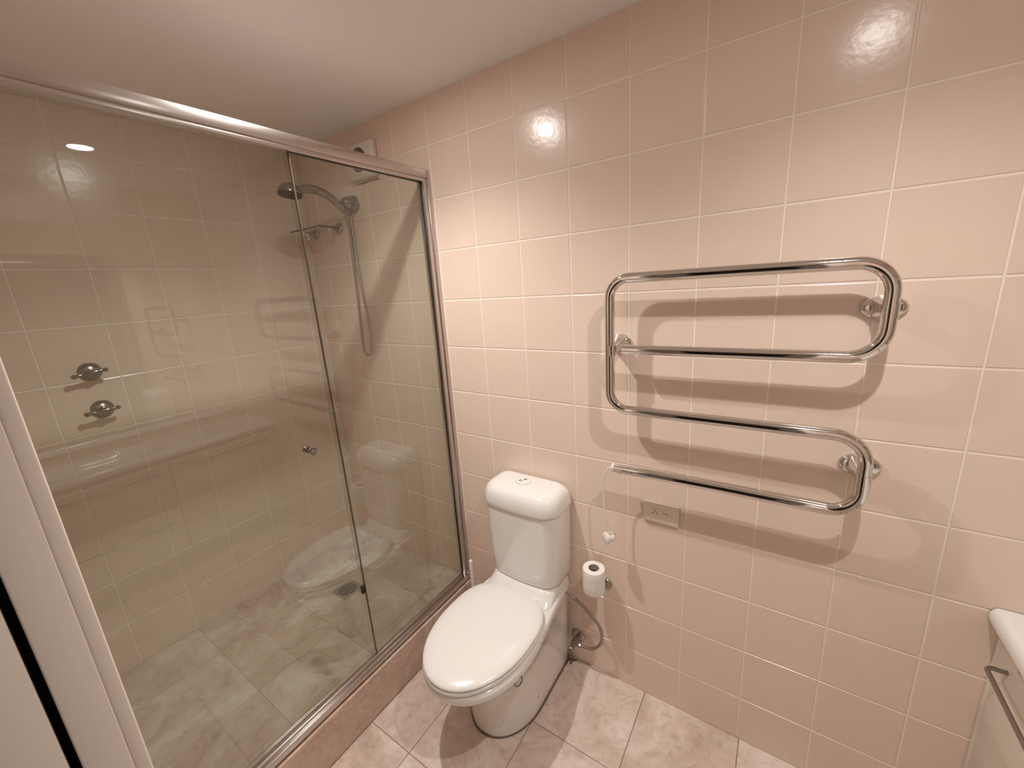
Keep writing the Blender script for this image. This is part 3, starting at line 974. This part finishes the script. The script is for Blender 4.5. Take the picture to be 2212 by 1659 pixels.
ho = MB().tube(spline([(sx_, -0.062, sz_ - 0.032), (sx_ - 0.004, -0.050, sz_ - 0.060), (-0.716, -0.040, 1.93), (-0.722, -0.036, 1.85), (-0.735, -0.034, 1.70), (-0.744, -0.034, 1.53), (-0.752, -0.034, 1.42), (-0.752, -0.034, 1.36), (-0.738, -0.033, 1.328),
                       (-0.714, -0.032, 1.330), (-0.694, -0.031, 1.368), (-0.686, -0.031, 1.45), (-0.692, -0.031, 1.56), (-0.704, -0.031, 1.72), (-0.708, -0.030, 1.86), (sx_, -0.030, sz_ - 0.06), (sx_, -0.030, sz_ - 0.050)], 8), 0.0068, 12).build('hose', M['braid'], smooth=60)
adopt(sh, s1, s2, s3, s4, s6, ho)

# ------------------------------------------------------------------ glass corner shelf
gx0, gx1, gz = -1.085, -0.832, 1.948
shelf = empty('shower_shelf', ((gx0 + gx1) / 2, 0, gz), 'small glass shelf on chrome brackets in the shower corner', 'shelf')
pane = MB().bbox(gx0, gx1, -0.118, -0.006, gz, gz + 0.008, 0.001).build('glass_shelf', M['shelf_glass'], smooth=True)
eg = MB().box(gx0, gx1, -0.1186, -0.117, gz, gz + 0.008)
eg.box(gx1 - 0.001, gx1 + 0.0006, -0.118, -0.006, gz, gz + 0.008)
eg = eg.build('shelf_edge', M['glass_edge'])
eg.parent = pane
bs = []
for bxp in (gx0 + 0.035, gx1 - 0.018):
    b = MB().lathe((bxp, 0, gz), (0, -1, 0), [(0.027, 0.0), (0.027, 0.004), (0.022, 0.009), (0.012, 0.014), (0.0085, 0.030), (0.0, 0.031)], 28).build('shelf_bracket', M['dull_chrome'], smooth=50)
    cn = MB().lathe((bxp, -0.052, gz - 0.001), (0, 0.25, -1), [(0.014, 0.0), (0.014, 0.003), (0.011, 0.016), (0.006, 0.032), (0.0, 0.034)], 20).build('bracket_cone', M['chrome'], smooth=50)
    cn.parent = b
    bs.append(b)
wire = MB().tube(spline([(gx0 + 0.02, -0.110, gz), (gx0 + 0.02, -0.112, gz - 0.02), (gx0 + 0.02, -0.112, gz - 0.055), (gx0 + 0.03, -0.112, gz - 0.068), (gx0 + 0.09, -0.112, gz - 0.068), (gx1 - 0.06, -0.112, gz - 0.068)], 6), 0.0016, 8).build('wire_rail', M['dull_chrome'], smooth=True)
adopt(shelf, pane, wire, *bs)

# ------------------------------------------------------------------ exhaust fan
fx0, fx1, fz0, fz1, fy = -0.685, -0.497, 2.125, 2.268, -0.032
fan = empty('exhaust_fan', ((fx0 + fx1) / 2, 0, fz0), 'square off-white exhaust fan high on the tiled shower wall', 'fan')
f1 = MB().bbox(fx0, fx1, fy, 0.0, fz0, fz1, 0.012, 4).build('housing', M['fan_plastic'], smooth=50)
fcx, fcz, fr = (fx0 + fx1) / 2, (fz0 + fz1) / 2 + 0.003, 0.049
f2 = MB().lathe((fcx, fy + 0.002, fcz), (0, -1, 0), [(fr, -0.001), (fr, 0.0028), (0.0, 0.0028)], 40).build('grille_recess', M['brown_dark'], smooth=True)
fl_ = []
for i in range(11):
    dx = -fr + (i + 0.5) * 2 * fr / 11
    hh = sqrt(max(0, fr * fr - dx * dx))
    s = MB().box(fcx + dx - 0.0012, fcx + dx + 0.0012, fy - 0.0035, fy + 0.001, fcz - hh, fcz + hh).build('louvre', M['louvre'])
    s.parent = f1
    fl_.append(s)
f2.parent = f1
f3 = MB()
for a, b, w in [(-0.66, -0.625, 0.003), (-0.62, -0.585, 0.0045), (-0.58, -0.54, 0.003), (-0.535, -0.505, 0.005)]:
    f3.bbox(a, b, -0.003, 0.0005, fz0 - 0.008 - w, fz0 - 0.008, 0.001)
f3 = f3.build('grimy_sealant', M['sealant'], smooth=True)
adopt(fan, f1, f3)

# ------------------------------------------------------------------ floor waste
dx0, dy0, ds = -0.712, -0.372, 0.054
drain = empty('floor_waste', (dx0, dy0, SHOWER_Z), 'square metal floor waste with slotted grate in the shower floor', 'drain')
d1 = MB().bbox(dx0 - ds, dx0 + ds, dy0 - ds, dy0 + ds, SHOWER_Z - 0.002, SHOWER_Z + 0.0025, 0.0012).build('frame', M['drain_metal'], smooth=True)
d2 = MB().lathe((dx0, dy0, SHOWER_Z + 0.001), (0, 0, 1), [(0.043, 0.0), (0.043, 0.0024), (0.0, 0.0024)], 36).build('well', M['dark'], smooth=True)
bars = []
for i in range(6):
    x = -0.035 + i * 0.014
    hh = sqrt(0.043 ** 2 - x * x)
    s = MB().box(dx0 + x - 0.0036, dx0 + x + 0.0036, dy0 - hh, dy0 + hh, SHOWER_Z + 0.002, SHOWER_Z + 0.0056).build('grate_bar', M['drain_metal'])
    bars.append(s)
adopt(drain, d1, d2, *bars)

# ------------------------------------------------------------------ vanity and mirror on the right wall
VX, VY1 = 1.520, -1.22
van = empty('vanity_cabinet', ((VX + XR) / 2, VY1 / 2, 0), 'cream vanity cabinet with chrome bar handles in the right corner', 'cabinet')
XW = XR - 0.002
vb = MB().box(VX + 0.018, XW, VY1, VY1 + 0.018, 0.10, 0.742)
vb.box(VX + 0.018, XW, -0.020, -0.003, 0.10, 0.742)
vb.box(XW - 0.012, XW, VY1 + 0.018, -0.020, 0.10, 0.66)
vb.box(VX + 0.018, XW, VY1 + 0.018, -0.020, 0.10, 0.118)
vb.box(VX + 0.018, VX + 0.030, VY1 + 0.018, -0.020, 0.69, 0.742)
vb.box(VX + 0.06, XW, VY1 + 0.01, -0.003, 0.0, 0.10)
vb = vb.build('carcass', M['cabinet'])
fill = MB().bbox(VX + 0.001, VX + 0.019, -0.022, -0.002, 0.10, 0.742, 0.001).build('filler_strip', M['cabinet'], smooth=True)
drs = []
for (ya, yb_, za, zb) in ((-0.618, -0.024, 0.105, 0.738), (VY1, -0.622, 0.432, 0.738), (VY1, -0.622, 0.105, 0.428)):
    if True:
        d = MB().bbox(VX, VX + 0.018, ya, yb_, za, zb, 0.002).build('door' if zb - za > 0.5 else 'drawer', M['cabinet'], smooth=True)
        hz0 = zb - 0.060 if zb > 0.5 else zb - 0.078
        ha, hb = (yb_ - 0.054, yb_ - 0.50)
        pth = [(VX + 0.004, ha, hz0), (VX - 0.024, ha, hz0), (VX - 0.031, ha - 0.003, hz0), (VX - 0.035, ha - 0.010, hz0), (VX - 0.035, (ha + hb) / 2, hz0), (VX - 0.035, hb + 0.010, hz0), (VX - 0.031, hb + 0.003, hz0), (VX - 0.024, hb, hz0), (VX + 0.004, hb, hz0)]
        h = MB().tube(pth, 0.0052, 14).build('handle', M['shower_chrome'], smooth=50)
        h.parent = d
        drs.append(d)
adopt(van, vb, fill, *drs)
# moulded top: thick rolled front edge, shallow bowl
vt = MB()
prof_v = []
xr0, xr1, zt = 1.497, XR - 0.002, 0.792
ny, nx = 48, 30
def top_z(x, y):
    u = (x - 1.70) / 0.150
    v = (y + 0.86) / 0.23
    d = (abs(u) ** 3.2 + abs(v) ** 3.2)
    z = zt
    if d < 1:
        z -= 0.085 * (1 - d) ** 0.55
    return z
grid = []
xs = [xr0 + 0.014 + (xr1 - xr0 - 0.014) * i / nx for i in range(nx + 1)]
ys = [VY1 - 0.01 + (0.008 - VY1 - 0.0) * j / ny for j in range(ny + 1)]
ys = [VY1 - 0.01 + (-0.002 - (VY1 - 0.01)) * j / ny for j in range(ny + 1)]
vs, fs = [], []
lip = [(xr0 + 0.03, 0.744), (xr0 + 0.012, 0.745), (xr0 + 0.003, 0.751), (xr0, 0.763), (xr0 + 0.001, 0.776), (xr0 + 0.0055, 0.786), (xr0 + 0.010, 0.790)]
nc = len(lip) + len(xs)
for y in ys:
    for (x, z) in lip:
        vs.append((x, y, z))
    for x in xs:
        vs.append((x, y, top_z(x, y)))
for j in range(len(ys) - 1):
    for i in range(nc - 1):
        fs.append((j * nc + i, j * nc + i + 1, (j + 1) * nc + i + 1, (j + 1) * nc + i))
top = mesh_obj('basin_benchtop', vs, fs, M['porcelain'], smooth=60)
tag(top, 'thick white moulded vanity top with rounded front edge over the cream cabinet', 'benchtop')
bmf = top.data

mir = empty('wall_mirror', (XR, -0.62, 1.0), 'frameless wall mirror above the vanity', 'mirror')
m1 = MB().bbox(XR - 0.007, XR - 0.002, -1.18, -0.06, 0.84, 1.95, 0.001).build('mirror_glass', M['mirror'])
m2 = MB()
m2.bbox(XR - 0.011, XR - 0.001, -1.185, -0.055, 0.832, 0.842, 0.001)
m2 = m2.build('bottom_channel', M['alu'], smooth=True)
adopt(mir, m1, m2)
